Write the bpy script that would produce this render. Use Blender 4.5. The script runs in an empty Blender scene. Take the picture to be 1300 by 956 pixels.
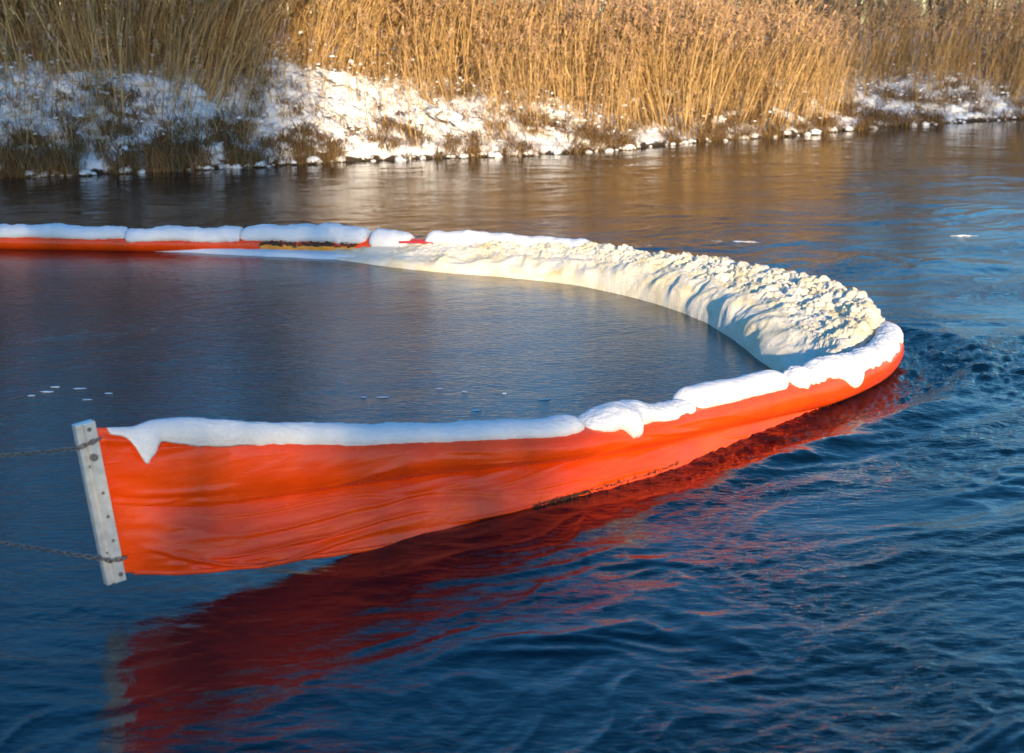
import bpy, math, random
import numpy as np
from mathutils import Vector

random.seed(7)
RNG = np.random.default_rng(11)
SC = bpy.context.scene
COL = SC.collection

# ------------------------------------------------------------------ camera
CAM_H = 3.25            # metres above the water
F_PX = 1900.0           # focal length in photo pixels (photo 1300 wide)
CX, CY = 650.0, 433.5   # optical centre of the photograph (its picture area is 1300 x 867)
HORIZON = 20.0
PITCH = math.atan((CY - HORIZON) / F_PX)
cam_d = bpy.data.cameras.new('camera')
cam = bpy.data.objects.new('camera', cam_d)
COL.objects.link(cam)
cam.location = (0, 0, CAM_H)
cam.rotation_euler = (math.pi / 2 - PITCH, 0, 0)
cam_d.sensor_fit = 'HORIZONTAL'
cam_d.sensor_width = 36.0
cam_d.lens = F_PX / 1300.0 * 36.0
cam_d.shift_y = -(478.0 - CY) / 1300.0
cam_d.clip_start = 0.1
cam_d.clip_end = 3000
cam_d.dof.use_dof = True
cam_d.dof.focus_distance = 14.0
cam_d.dof.aperture_fstop = 2.4
SC.camera = cam

# ------------------------------------------------------------------ light
SUN_EL = math.radians(12.5)
SUN_AZ = (0.22, -0.975)               # horizontal direction towards the sun (behind the camera)
world = bpy.data.worlds.new('World')
SC.world = world
world.use_nodes = True
wn = world.node_tree
sky = wn.nodes.new('ShaderNodeTexSky')
sky.sky_type = 'NISHITA'
sky.sun_disc = False
sky.sun_elevation = SUN_EL
sky.sun_rotation = math.atan2(SUN_AZ[0], SUN_AZ[1])
sky.air_density = 1.0
sky.dust_density = 0.3
sky.ozone_density = 3.0
bg = wn.nodes['Background']
bg.inputs['Strength'].default_value = 0.14
hs_ = wn.nodes.new('ShaderNodeHueSaturation')
hs_.inputs['Saturation'].default_value = 1.3
wn.links.new(sky.outputs[0], hs_.inputs['Color'])
wn.links.new(hs_.outputs[0], bg.inputs[0])
sun_d = bpy.data.lights.new('sun', 'SUN')
sun = bpy.data.objects.new('sun', sun_d)
COL.objects.link(sun)
sun_d.energy = 4.2
sun_d.angle = math.radians(0.55)
sun_d.color = (1.0, 0.74, 0.44)
to_sun = Vector((SUN_AZ[0] * math.cos(SUN_EL), SUN_AZ[1] * math.cos(SUN_EL), math.sin(SUN_EL))).normalized()
sun.rotation_euler = to_sun.to_track_quat('Z', 'Y').to_euler()
sun.location = to_sun * 60
SC.view_settings.view_transform = 'Standard'
SC.view_settings.look = 'None'
SC.view_settings.gamma = 1.0
SC.view_settings.exposure = 1.14
SC.cycles.use_denoising = True
SC.cycles.max_bounces = 6
SC.cycles.glossy_bounces = 3
SC.cycles.transparent_max_bounces = 4
SC.cycles.sample_clamp_indirect = 6.0

# ------------------------------------------------------------------ helpers
_ct, _st = math.cos(PITCH), math.sin(PITCH)

def ray(px, py):
    dx, dy = (px - CX) / F_PX, (CY - py) / F_PX
    return np.array([dx, _ct + dy * _st, -_st + dy * _ct])

def gp(px, py, z=0.0):
    """ground point seen at a photo pixel, on the level z"""
    d = ray(px, py)
    k = (z - CAM_H) / d[2]
    return np.array([d[0] * k, d[1] * k, z])

_perm = RNG.permutation(256)
_perm = np.concatenate([_perm, _perm, _perm]).astype(np.int32)
_grad = RNG.normal(size=(256, 3)); _grad /= np.linalg.norm(_grad, axis=1)[:, None]

def perlin(x, y, z=0.0):
    x, y, z = np.broadcast_arrays(np.asarray(x, float), np.asarray(y, float), np.asarray(z, float))
    xi, yi, zi = np.floor(x).astype(np.int64), np.floor(y).astype(np.int64), np.floor(z).astype(np.int64)
    xf, yf, zf = x - xi, y - yi, z - zi
    u, v, w = [t * t * t * (t * (t * 6 - 15) + 10) for t in (xf, yf, zf)]
    out = 0
    for i in (0, 1):
        for j in (0, 1):
            for k in (0, 1):
                g = _grad[_perm[_perm[_perm[(xi + i) & 255] + ((yi + j) & 255)] + ((zi + k) & 255)]]
                d = g[..., 0] * (xf - i) + g[..., 1] * (yf - j) + g[..., 2] * (zf - k)
                out = out + d * (u if i else 1 - u) * (v if j else 1 - v) * (w if k else 1 - w)
    return out * 1.6

def fbm(x, y, z=0.0, o=4, lac=2.03, gain=0.5):
    a, s, t = 1.0, 0.0, 0.0
    for i in range(o):
        s = s + a * perlin(np.asarray(x) + 17.3 * i, np.asarray(y) - 9.1 * i, np.asarray(z) + 5.7 * i)
        t += a; a *= gain
        x, y, z = np.asarray(x) * lac, np.asarray(y) * lac, np.asarray(z) * lac
    return s / t

def sstep(a, b, x):
    t = np.clip((np.asarray(x, float) - a) / (b - a), 0, 1)
    return t * t * (3 - 2 * t)

def tag(o, label=None, cat=None, group=None, kind=None):
    if label: o['label'] = label
    if cat: o['category'] = cat
    if group: o['group'] = group
    if kind: o['kind'] = kind
    return o

def empty(name, loc=(0, 0, 0)):
    o = bpy.data.objects.new(name, None)
    o.empty_display_size = 0.2
    COL.objects.link(o)
    o.location = loc
    return o

def mesh_np(name, V, F, m=None, parent=None, smooth=True, attrs=None):
    """V (n,3), F (k,3) or (k,4) arrays -> one linked mesh object"""
    V = np.ascontiguousarray(np.asarray(V, np.float32).reshape(-1, 3)); F = np.ascontiguousarray(np.asarray(F, np.int32))
    me = bpy.data.meshes.new(name)
    me.vertices.add(len(V)); me.vertices.foreach_set('co', V.ravel())
    n, k = F.shape
    me.loops.add(n * k); me.loops.foreach_set('vertex_index', F.ravel())
    me.polygons.add(n)
    me.polygons.foreach_set('loop_start', np.arange(0, n * k, k, dtype=np.int32))
    me.polygons.foreach_set('loop_total', np.full(n, k, np.int32))
    me.polygons.foreach_set('use_smooth', np.full(n, smooth))
    for an, av in (attrs or {}).items():
        at = me.attributes.new(an, 'FLOAT', 'POINT')
        at.data.foreach_set('value', np.ascontiguousarray(av, np.float32).ravel())
    me.update(); me.validate()
    if m: me.materials.append(m)
    o = bpy.data.objects.new(name, me)
    COL.objects.link(o)
    if parent:
        o.parent = parent
        o.matrix_parent_inverse = parent.matrix_basis.inverted()
    return o

def grid_faces(n, m, wrap_m=False, wrap_n=False):
    i = np.arange(n if wrap_n else n - 1)[:, None]; j = np.arange(m if wrap_m else m - 1)[None, :]
    i2, j2 = (i + 1) % n, (j + 1) % m
    return np.stack([i * m + j, i2 * m + j, i2 * m + j2, i * m + j2], -1).reshape(-1, 4)

def catmull(P, ds=0.02):
    P = np.asarray(P, float)
    Q = np.vstack([2 * P[0] - P[1], P, 2 * P[-1] - P[-2]])
    out, idx = [], []
    for k in range(len(P) - 1):
        p0, p1, p2, p3 = Q[k], Q[k + 1], Q[k + 2], Q[k + 3]
        t = np.linspace(0, 1, 60, endpoint=False)[:, None]
        # centripetal-ish: plain uniform spline with reduced tangents scaled by chord lengths
        d1, d0, d2 = np.linalg.norm(p2 - p1), np.linalg.norm(p1 - p0), np.linalg.norm(p3 - p2)
        m1 = (p2 - p0) / (d0 + d1) * d1; m2 = (p3 - p1) / (d1 + d2) * d1
        h = [2 * t**3 - 3 * t**2 + 1, t**3 - 2 * t**2 + t, -2 * t**3 + 3 * t**2, t**3 - t**2]
        out.append(h[0] * p1 + h[1] * m1 + h[2] * p2 + h[3] * m2)
    out.append(P[-1:]); out = np.vstack(out)
    L = np.concatenate([[0], np.cumsum(np.linalg.norm(np.diff(out, axis=0), axis=1))])
    key_s = L[np.arange(len(P)) * 60]
    n = max(3, int(L[-1] / ds)); s = np.linspace(0, L[-1], n)
    R = np.stack([np.interp(s, L, out[:, c]) for c in range(out.shape[1])], 1)
    return R, s, key_s

def tube(path, rad, sides=8, cap=True):
    """verts, quad faces of a tube along a 3-D polyline"""
    P = np.asarray(path, float); n = len(P)
    rad = np.broadcast_to(np.asarray(rad, float), (n,))
    T = np.gradient(P, axis=0); T /= np.linalg.norm(T, axis=1)[:, None] + 1e-9
    ref = np.array([0, 0, 1.0]) if abs(T[0][2]) < 0.9 else np.array([1.0, 0, 0])
    A = np.cross(T, ref); A /= np.linalg.norm(A, axis=1)[:, None] + 1e-9
    B = np.cross(T, A)
    a = np.arange(sides) * 2 * math.pi / sides
    V = P[:, None] + rad[:, None, None] * (np.cos(a)[None, :, None] * A[:, None] + np.sin(a)[None, :, None] * B[:, None])
    return V.reshape(-1, 3), grid_faces(n, sides, wrap_m=True)

class Bag:
    """collects several shapes into one mesh"""
    def __init__(self): self.V, self.F, self.n = [], [], 0
    def add(self, V, F):
        V = np.asarray(V, float).reshape(-1, 3)
        self.V.append(V); self.F.append(np.asarray(F) + self.n); self.n += len(V)
    def get(self): return np.vstack(self.V), np.vstack(self.F)

# ------------------------------------------------------------------ materials
def mat(name):
    m = bpy.data.materials.new(name); m.use_nodes = True
    nt = m.node_tree
    return m, nt, nt.nodes['Principled BSDF']

def N(nt, t, **kw):
    n = nt.nodes.new(t)
    for k, v in kw.items():
        if k in n.inputs: n.inputs[k].default_value = v
        else: setattr(n, k, v)
    return n

def noise(nt, scale, detail=4, rough=0.55, coord='Object', mapping=None, dist=0.0):
    tc = N(nt, 'ShaderNodeTexCoord')
    src = tc.outputs[coord]
    if mapping:
        mp = N(nt, 'ShaderNodeMapping'); mp.inputs['Scale'].default_value = mapping
        nt.links.new(src, mp.inputs[0]); src = mp.outputs[0]
    n = N(nt, 'ShaderNodeTexNoise', Scale=scale, Detail=detail, Roughness=rough, Distortion=dist)
    nt.links.new(src, n.inputs['Vector'])
    return n

def ramp(nt, fac, stops):
    r = N(nt, 'ShaderNodeValToRGB')
    while len(r.color_ramp.elements) < len(stops): r.color_ramp.elements.new(0.5)
    for e, (p, c) in zip(r.color_ramp.elements, stops):
        e.position = p; e.color = (*c, 1)
    nt.links.new(fac, r.inputs[0])
    return r

def bump(nt, height, strength, dist, normal=None):
    b = N(nt, 'ShaderNodeBump', Strength=strength, Distance=dist)
    nt.links.new(height, b.inputs['Height'])
    if normal is not None: nt.links.new(normal, b.inputs['Normal'])
    return b

def m_snow(name, col=(0.81, 0.83, 0.86), sss=0.15):
    m, nt, p = mat(name)
    n = noise(nt, 9, 6)
    r = ramp(nt, n.outputs[0], [(0.3, tuple(c * 0.95 for c in col)), (0.7, col)])
    nt.links.new(r.outputs[0], p.inputs['Base Color'])
    p.inputs['Roughness'].default_value = 0.75
    p.inputs['Specular IOR Level'].default_value = 0.25
    p.inputs['Subsurface Weight'].default_value = sss
    p.inputs['Subsurface Radius'].default_value = (0.03, 0.035, 0.04)
    p.inputs['Subsurface Scale'].default_value = 0.6
    g = noise(nt, 55, 5, 0.7)
    nt.links.new(bump(nt, g.outputs[0], 0.8, 0.018).outputs[0], p.inputs['Normal'])
    return m

M = {}
M['snow'] = m_snow('snow')
M['bank_snow'] = m_snow('bank_snow', sss=0.0)

def m_bank():
    m = m_snow('littered_snow', sss=0.0); nt = m.node_tree; p = nt.nodes['Principled BSDF']
    old = p.inputs['Base Color'].links[0].from_socket
    n = noise(nt, 2.4, 8, 0.72, dist=0.5)
    r = ramp(nt, n.outputs[0], [(0.565, (0, 0, 0)), (0.65, (1, 1, 1))])
    mx = N(nt, 'ShaderNodeMix', data_type='RGBA'); mx.inputs['B'].default_value = (0.12, 0.075, 0.035, 1)
    nt.links.new(r.outputs[0], mx.inputs['Factor']); nt.links.new(old, mx.inputs['A'])
    # wet soil showing along the waterline
    ge = N(nt, 'ShaderNodeNewGeometry'); sx = N(nt, 'ShaderNodeSeparateXYZ'); nt.links.new(ge.outputs['Position'], sx.inputs[0])
    n2 = noise(nt, 3.5, 5, 0.65)
    ad = N(nt, 'ShaderNodeMath', operation='MULTIPLY_ADD'); ad.inputs[1].default_value = -0.45; nt.links.new(n2.outputs[0], ad.inputs[0]); nt.links.new(sx.outputs[2], ad.inputs[2])
    r2 = ramp(nt, ad.outputs[0], [(0.0, (1, 1, 1)), (0.03, (0, 0, 0))])
    mr = N(nt, 'ShaderNodeMapRange'); mr.inputs[1].default_value = -0.16; mr.inputs[2].default_value = -0.10; mr.inputs[3].default_value = 1; mr.inputs[4].default_value = 0
    nt.links.new(ad.outputs[0], mr.inputs[0])
    m2 = N(nt, 'ShaderNodeMix', data_type='RGBA'); m2.inputs['B'].default_value = (0.035, 0.025, 0.016, 1)
    nt.links.new(mr.outputs[0], m2.inputs['Factor']); nt.links.new(mx.outputs['Result'], m2.inputs['A'])
    nt.nodes.remove(r2)
    nt.links.new(m2.outputs['Result'], p.inputs['Base Color'])
    return m
M['bank'] = m_bank()

def m_pvc():
    m, nt, p = mat('orange_pvc')
    n = noise(nt, 2.2, 5)
    r = ramp(nt, n.outputs[0], [(0.3, (0.71, 0.052, 0.003)), (0.7, (0.80, 0.076, 0.004))])
    # water-borne grime specks
    g = noise(nt, 30, 6, 0.75)
    gr = ramp(nt, g.outputs[0], [(0.66, (0, 0, 0)), (0.78, (1, 1, 1))])
    mx = N(nt, 'ShaderNodeMix', data_type='RGBA'); mx.inputs['B'].default_value = (0.16, 0.05, 0.02, 1)
    sc_ = N(nt, 'ShaderNodeMath', operation='MULTIPLY'); sc_.inputs[1].default_value = 0.5
    nt.links.new(gr.outputs[0], sc_.inputs[0])
    nt.links.new(sc_.outputs[0], mx.inputs['Factor'])
    nt.links.new(r.outputs[0], mx.inputs['A']); nt.links.new(mx.outputs['Result'], p.inputs['Base Color'])
    rr = noise(nt, 6, 4)
    mr = N(nt, 'ShaderNodeMapRange'); mr.inputs[3].default_value = 0.17; mr.inputs[4].default_value = 0.34
    nt.links.new(rr.outputs[0], mr.inputs[0]); nt.links.new(mr.outputs[0], p.inputs['Roughness'])
    p.inputs['Specular IOR Level'].default_value = 0.45
    b1 = noise(nt, 7, 4, 0.6, mapping=(0.5, 0.5, 2.2), dist=0.6)
    bb = bump(nt, b1.outputs[0], 0.2, 0.03)
    b2 = noise(nt, 160, 2)
    nt.links.new(bump(nt, b2.outputs[0], 0.08, 0.002, bb.outputs[0]).outputs[0], p.inputs['Normal'])
    return m
M['pvc'] = m_pvc()

def m_simple(name, col, rough=0.6, metal=0.0, var=0.25, scale=12, bump_s=0.2, bd=0.01):
    m, nt, p = mat(name)
    n = noise(nt, scale, 5)
    r = ramp(nt, n.outputs[0], [(0.3, tuple(c * (1 - var) for c in col)), (0.7, tuple(min(1, c * (1 + var)) for c in col))])
    nt.links.new(r.outputs[0], p.inputs['Base Color'])
    p.inputs['Roughness'].default_value = rough; p.inputs['Metallic'].default_value = metal
    nt.links.new(bump(nt, n.outputs[0], bump_s, bd).outputs[0], p.inputs['Normal'])
    return m
M['alu'] = m_simple('worn_aluminium', (0.74, 0.72, 0.68), 0.38, 0.5, 0.16, 22, 0.08, 0.002)
M['steel'] = m_simple('dark_steel', (0.2, 0.19, 0.18), 0.5, 0.6, 0.4, 60, 0.1, 0.002)
M['yellow'] = m_simple('yellow_pvc', (0.7, 0.3, 0.03), 0.5, 0, 0.2)
M['weed'] = m_simple('dead_weed', (0.05, 0.035, 0.02), 0.8, 0, 0.5, 40)
M['strap'] = m_simple('red_strap', (0.6, 0.03, 0.05), 0.6)
M['bark'] = m_simple('bark', (0.07, 0.055, 0.045), 0.9, 0, 0.4, 25, 0.6, 0.02)
M['stone'] = m_simple('wet_stone', (0.1, 0.09, 0.08), 0.5, 0, 0.4, 20, 0.5, 0.02)
M['wood'] = m_simple('weathered_wood', (0.16, 0.12, 0.08), 0.8, 0, 0.3, 10, 0.4, 0.01)

def m_foam():
    m, nt, p = mat('frozen_foam')
    n = noise(nt, 2.6, 7, 0.62, dist=0.4)
    r = ramp(nt, n.outputs[0], [(0.28, (0.66, 0.53, 0.29)), (0.40, (0.82, 0.74, 0.54)), (0.54, (0.87, 0.82, 0.70)), (0.75, (0.88, 0.86, 0.80))])
    s = noise(nt, 22, 5, 0.7)
    sr = ramp(nt, s.outputs[0], [(0.62, (0, 0, 0)), (0.78, (1, 1, 1))])
    mx = N(nt, 'ShaderNodeMix', data_type='RGBA'); mx.inputs['B'].default_value = (0.42, 0.3, 0.14, 1)
    k = N(nt, 'ShaderNodeMath', operation='MULTIPLY'); k.inputs[1].default_value = 0.45
    nt.links.new(sr.outputs[0], k.inputs[0]); nt.links.new(k.outputs[0], mx.inputs['Factor'])
    nt.links.new(r.outputs[0], mx.inputs['A']); nt.links.new(mx.outputs['Result'], p.inputs['Base Color'])
    p.inputs['Roughness'].default_value = 0.7; p.inputs['Specular IOR Level'].default_value = 0.3
    g = noise(nt, 30, 8, 0.78)
    nt.links.new(bump(nt, g.outputs[0], 0.95, 0.03).outputs[0], p.inputs['Normal'])
    return m
M['foam'] = m_foam()

def m_reed(name, lo, hi, plume):
    m, nt, p = mat(name)
    a = N(nt, 'ShaderNodeAttribute', attribute_name='rnd')
    r = ramp(nt, a.outputs['Fac'], [(0.0, lo), (0.85, hi), (1.0, plume)])
    nt.links.new(r.outputs[0], p.inputs['Base Color'])
    p.inputs['Roughness'].default_value = 0.6; p.inputs['Specular IOR Level'].default_value = 0.3
    tr = N(nt, 'ShaderNodeBsdfTranslucent'); nt.links.new(r.outputs[0], tr.inputs[0])
    mx = N(nt, 'ShaderNodeMixShader'); mx.inputs[0].default_value = 0.22
    nt.links.new(p.outputs[0], mx.inputs[1]); nt.links.new(tr.outputs[0], mx.inputs[2])
    nt.links.new(mx.outputs[0], nt.nodes['Material Output'].inputs[0])
    return m
M['reed'] = m_reed('dry_reed', (0.20, 0.11, 0.05), (0.80, 0.55, 0.24), (0.42, 0.27, 0.19))
M['grass'] = m_reed('dead_grass', (0.13, 0.075, 0.03), (0.42, 0.27, 0.11), (0.3, 0.2, 0.1))

def m_water():
    m, nt, p = mat('river_water')
    p.inputs['Base Color'].default_value = (0.001, 0.006, 0.012, 1)
    p.inputs['Roughness'].default_value = 0.02
    p.inputs['IOR'].default_value = 1.333
    a = N(nt, 'ShaderNodeAttribute', attribute_name='chop')
    n1 = noise(nt, 2.6, 5, 0.6, mapping=(1.0, 1.5, 1), dist=0.8)
    n2 = noise(nt, 12, 4, 0.6, mapping=(0.75, 1.6, 1), dist=0.6)
    b1 = N(nt, 'ShaderNodeBump', Distance=0.05); nt.links.new(n1.outputs[0], b1.inputs['Height'])
    b2 = N(nt, 'ShaderNodeBump', Distance=0.012); nt.links.new(n2.outputs[0], b2.inputs['Height'])
    k1 = N(nt, 'ShaderNodeMath', operation='MULTIPLY'); k1.inputs[1].default_value = 0.30
    k2 = N(nt, 'ShaderNodeMath', operation='MULTIPLY'); k2.inputs[1].default_value = 1.4
    for k, b in ((k1, b1), (k2, b2)):
        nt.links.new(a.outputs['Fac'], k.inputs[0]); nt.links.new(k.outputs[0], b.inputs['Strength'])
    nt.links.new(b1.outputs[0], b2.inputs['Normal'])
    nt.links.new(b2.outputs[0], p.inputs['Normal'])
    return m
M['water'] = m_water()

# ------------------------------------------------------------------ boom line (plan), from the waterline seen in the photograph
#        px,  py,  crease z, top z, skirt hem out, hem z
KEYS = [(150, 777, .60, 1.06, .04, .20), (215, 762, .53, 1.00, .08, .15), (285, 746, .46, .90, .12, .105), (377, 721, .42, .80, .14, .055),
        (478, 696, .39, .69, .15, .0), (573, 671, .34, .60, .15, -.06), (642, 654, .30, .54, .15, -.1), (701, 640, .26, .49, .15, -.14),
        (780, 619, .21, .45, .15, -.18), (850, 598, .17, .42, .14, -.22), (899, 576, .13, .40, .12, -.26), (992, 539, .05, .34, .08, -.34),
        (1050, 517, .0, .31, .05, -.38), (1096, 497, -.01, .29, .03, -.4), (1124, 478, -.02, .28, 0, -.4), (1134, 458, -.02, .28, 0, -.4),
        (1122, 440, -.02, .28, 0, -.4), (1085, 424, -.02, .28, 0, -.4), (1030, 408, -.02, .28, 0, -.4), (940, 386, -.02, .28, 0, -.4),
        (830, 360, -.02, .28, 0, -.4), (700, 339, -.02, .28, 0, -.4), (550, 328, -.02, .27, 0, -.4), (400, 320, -.03, .24, 0, -.4),
        (200, 317, -.03, .23, 0, -.4), (0, 314, -.03, .24, 0, -.4), (-160, 311, -.03, .25, 0, -.4), (-330, 306, -.03, .25, 0, -.4)]
KEYS = np.array(KEYS, float)
_g = np.array([gp(k[0], k[1])[:2] for k in KEYS])
_t = np.gradient(_g, axis=0); _t /= np.linalg.norm(_t, axis=1)[:, None]
_n = np.stack([_t[:, 1], -_t[:, 0]], 1)
_g = _g - _n * np.maximum(KEYS[:, 4], 0.06)[:, None]
BP, BS, KS = catmull(_g, 0.018)
_s = np.concatenate([np.arange(0, 9.0, 0.018), np.arange(9.0, BS[-1], 0.034)])    # finer along the near run
BP = np.stack([np.interp(_s, BS, BP[:, c]) for c in (0, 1)], 1); BS = _s
BT = np.gradient(BP, axis=0); BT /= np.linalg.norm(BT, axis=1)[:, None]
_k = np.ones(25) / 25
BT = np.stack([np.convolve(np.pad(BT[:, c], 12, mode='edge'), _k, 'valid') for c in (0, 1)], 1)
BT /= np.linalg.norm(BT, axis=1)[:, None]
BN = np.stack([BT[:, 1], -BT[:, 0]], 1)
crease = np.interp(BS, KS, KEYS[:, 2]); top = np.interp(BS, KS, KEYS[:, 3])
hem_n = np.interp(BS, KS, KEYS[:, 4]); hem_z = np.interp(BS, KS, KEYS[:, 5])
FB = (top - crease) / 2; FZ = (top + crease) / 2
FA = np.sqrt(np.maximum(0.152 ** 2 * 2 - FB ** 2, 0.03 ** 2))       # same girth: flatter where taller
FA = np.interp(BS, BS, np.where(BS < 0.25, 0.02 + (FA - 0.02) * (BS / 0.25), FA))
LEAN = 0.135

def s_of(px, near=True):
    """arc length of the boom where the photo column px crosses its near or far run"""
    k = KEYS[:16] if near else KEYS[15:]
    s = KS[:16] if near else KS[15:]
    if near: return float(np.interp(px, k[:, 0], s))
    return float(np.interp(-px, -k[:, 0], s))

def boom_pt(i, n, z):
    """world points at station(s) i, outward offset n, height z"""
    i = np.asarray(i)
    sh = -(z - 0.62) * LEAN * np.clip(1 - BS[i] / 0.7, 0, 1)
    x = BP[i, 0] + BN[i, 0] * n + BT[i, 0] * sh
    y = BP[i, 1] + BN[i, 1] * n + BT[i, 1] * sh
    return np.stack([x, y, z + 0 * x], -1)

# ------------------------------------------------------------------ water
def inside_poly(x, y, poly):
    c = np.zeros(x.shape, bool); n = len(poly); j = n - 1
    for i in range(n):
        xi, yi = poly[i]; xj, yj = poly[j]
        c ^= ((yi > y) != (yj > y)) & (x < (xj - xi) * (y - yi) / (yj - yi + 1e-12) + xi)
        j = i
    return c

def build_water():
    ny, nx = 740, 820
    y = 4.2 * (75.0 / 4.2) ** (np.linspace(0, 1, ny) ** 1.0)
    u = np.linspace(-0.50, 0.50, nx)
    X = y[:, None] * u[None, :] ; Y = np.repeat(y[:, None], nx, 1)
    pol = BP[::20]
    ins = inside_poly(X, Y, np.vstack([pol, [[-40, pol[-1][1]], [-40, pol[0][1]]]])).astype(float)
    for ax in (0, 1, 0, 1):                         # soft change from the sheltered to the open water
        r = 16
        c = np.cumsum(np.pad(ins, [(r + 1, r) if q == ax else (0, 0) for q in (0, 1)], mode='edge'), axis=ax)
        ins = (np.take(c, np.arange(2 * r + 1, c.shape[ax]), ax) - np.take(c, np.arange(0, c.shape[ax] - 2 * r - 1), ax)) / (2 * r + 1)
    # distance to the near run, outer side
    near = BP[BS < KS[16]][::8]; nn = BN[BS < KS[16]][::8]
    d = np.full(X.shape, 9.0); sd = np.zeros(X.shape); al = np.zeros(X.shape)
    msk = (Y < 18) & (X > -5) & (X < 8)
    xs, ys = X[msk], Y[msk]
    best = np.full(xs.shape, 1e9); sg = np.zeros(xs.shape); aa = np.zeros(xs.shape)
    for k in range(len(near)):
        dx, dy = xs - near[k, 0], ys - near[k, 1]
        q = dx * dx + dy * dy; b = q < best
        best = np.where(b, q, best); sg = np.where(b, dx * nn[k, 0] + dy * nn[k, 1], sg); aa = np.where(b, k / len(near), aa)
    d[msk] = np.sqrt(best); sd[msk] = sg; al[msk] = aa
    out = np.where(sd > 0, d, 9.0)
    amt = sstep(0.3, 0.55, al)                     # the wake starts where the skirt dips into the stream
    # flow coordinates: along the deflected stream
    wx = fbm(X * 0.35, Y * 0.35, 3.1, 3); wy = fbm(X * 0.35, Y * 0.35, 8.7, 3)
    a = X * 0.92 + Y * 0.38 + 0.9 * wx; b = -X * 0.38 + Y * 0.92 + 0.9 * wy
    H = np.zeros(X.shape)
    turb = (1 - 0.89 * ins) * (0.5 + 0.5 * sstep(26, 12, Y + 0.6 * np.minimum(-X, 0)))
    turb = turb * (0.75 + 0.7 * sstep(-0.15, 0.5, fbm(X * 0.22 + 3, Y * 0.3, 1.7, 3)))
    H += 0.030 * turb * fbm(a * 0.55, b * 1.0, 0.2, 2)
    rg = (1 - np.abs(perlin(a * 0.75, b * 1.7, 4.2)) * 1.5); rg2 = (1 - np.abs(perlin(a * 1.5 + rg, b * 3.3, 7.2)) * 1.5)
    H += turb * (0.017 * rg * np.abs(rg) + 0.016 * rg2 * np.abs(rg2)) * (0.4 + 0.6 * sstep(-0.3, 0.3, fbm(a * 0.4, b * 0.6, 11, 2)))
    patch = sstep(-0.1, 0.45, fbm(a * 0.5, b * 0.8, 6.0, 3))
    H += 0.015 * turb * (0.45 + patch) * fbm(a * 3.6, b * 6.5, 1.2, 3)
    H += 0.010 * (1 - ins) * sstep(30, 8, Y) * (0.3 + patch) * (0.5 - np.abs(perlin(a * 5.0, b * 9.0, 2.2)) * 1.4)
    # wake along the outside of the boom: a trough full of chop, then a long smooth swell
    w = 0.30 + 0.25 * (al - 0.4)
    H += amt * (-0.03 * np.exp(-((out - w * 0.7) / (w * 0.6)) ** 2) + 0.05 * np.exp(-((out - w * 2.0) / 0.17) ** 2))
    chop_band = amt * np.exp(-((out - w * 0.9) / (w * 0.75)) ** 2)
    H += chop_band * (0.034 * fbm(X * 6, Y * 6, 3.3, 3) + 0.020 * (0.5 - np.abs(perlin(X * 13, Y * 15, 1.1)) * 1.6))
    # broken water streaming away from the bend
    p0 = gp(1150, 455)
    dx, dy = X - p0[0], Y - p0[1]
    rr = np.exp(-((dy + 0.35 * dx + 0.2) / 1.25) ** 2) * sstep(-0.6, 0.2, dx) * np.exp(-np.maximum(dx, 0) / 6.0)
    H += rr * (0.055 * fbm(X * 4, Y * 5, 7.3, 3) + 0.024 * (0.5 - np.abs(perlin(X * 10, Y * 13, 5.1)) * 1.5))
    fade = sstep(70, 30, Y)
    chop = np.clip(0.22 + 0.6 * patch * turb + 0.10 * ins + 0.9 * chop_band + 0.6 * rr, 0, 1.3) * (0.35 + 0.65 * sstep(45, 12, Y))
    V = np.stack([X, Y, H * fade], -1)
    o = mesh_np('river_water', V.reshape(-1, 3), grid_faces(ny, nx)[:, ::-1], M['water'], attrs={'chop': chop})
    tag(o, kind='structure')
    # the rest of the river, a plain sheet just below, reaching both ways out of sight
    q = 400.0
    o2 = mesh_np('river', [(-q, -2, -.12), (q, -2, -.12), (q, 330, -.12), (-q, 330, -.12)], [(0, 1, 2, 3)], M['water'],
                 attrs={'chop': np.full(4, 0.4)})
    tag(o2, kind='structure')
build_water()

# ------------------------------------------------------------------ far bank
WL = [(-900, 268), (-300, 240), (0, 226), (150, 220), (300, 213), (430, 206), (560, 201), (700, 196), (800, 189), (900, 179), (1000, 173),
      (1100, 164), (1180, 158), (1300, 151), (1500, 141), (2000, 118)]
_w = np.array([gp(*p)[:2] for p in WL])
WP, WS, WK = catmull(_w, 0.06)
WPX = np.interp(WS, WK, [p[0] for p in WL])
_d = _w[-3] - _w[2]; _d /= np.linalg.norm(_d)
UP = np.array([-_d[1], _d[0]])                    # away from the river
bank_h = np.interp(WPX, [-900, 0, 430, 700, 900, 1080, 1300, 2000], [2.3, 2.3, 2.4, 1.75, 1.25, 1.15, 1.45, 1.45])

def bank_z(x_along, t, bh):
    """height of the bank t metres from the water's edge"""
    base = bh * (0.09 * sstep(-0.05, 0.2, t) + 0.73 * sstep(-0.3, 3.8, t) + 0.18 * sstep(3, 9, t)) - 0.35 * sstep(0.3, -0.8, t)
    lump = 0.30 * fbm(x_along * 0.55, t * 0.6, 2.0, 3) + 0.20 * (0.5 - 1.4 * np.abs(fbm(x_along * 1.5, t * 1.4, 5.0, 2))) + 0.09 * (0.5 - 1.4 * np.abs(fbm(x_along * 4, t * 3.6, 9.0, 2)))
    return base + lump * sstep(0.05, 1.2, t) * 0.8 + 0.11 * fbm(x_along * 4, t * 4, 1.0, 3) * sstep(-.25, .1, t)

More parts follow.
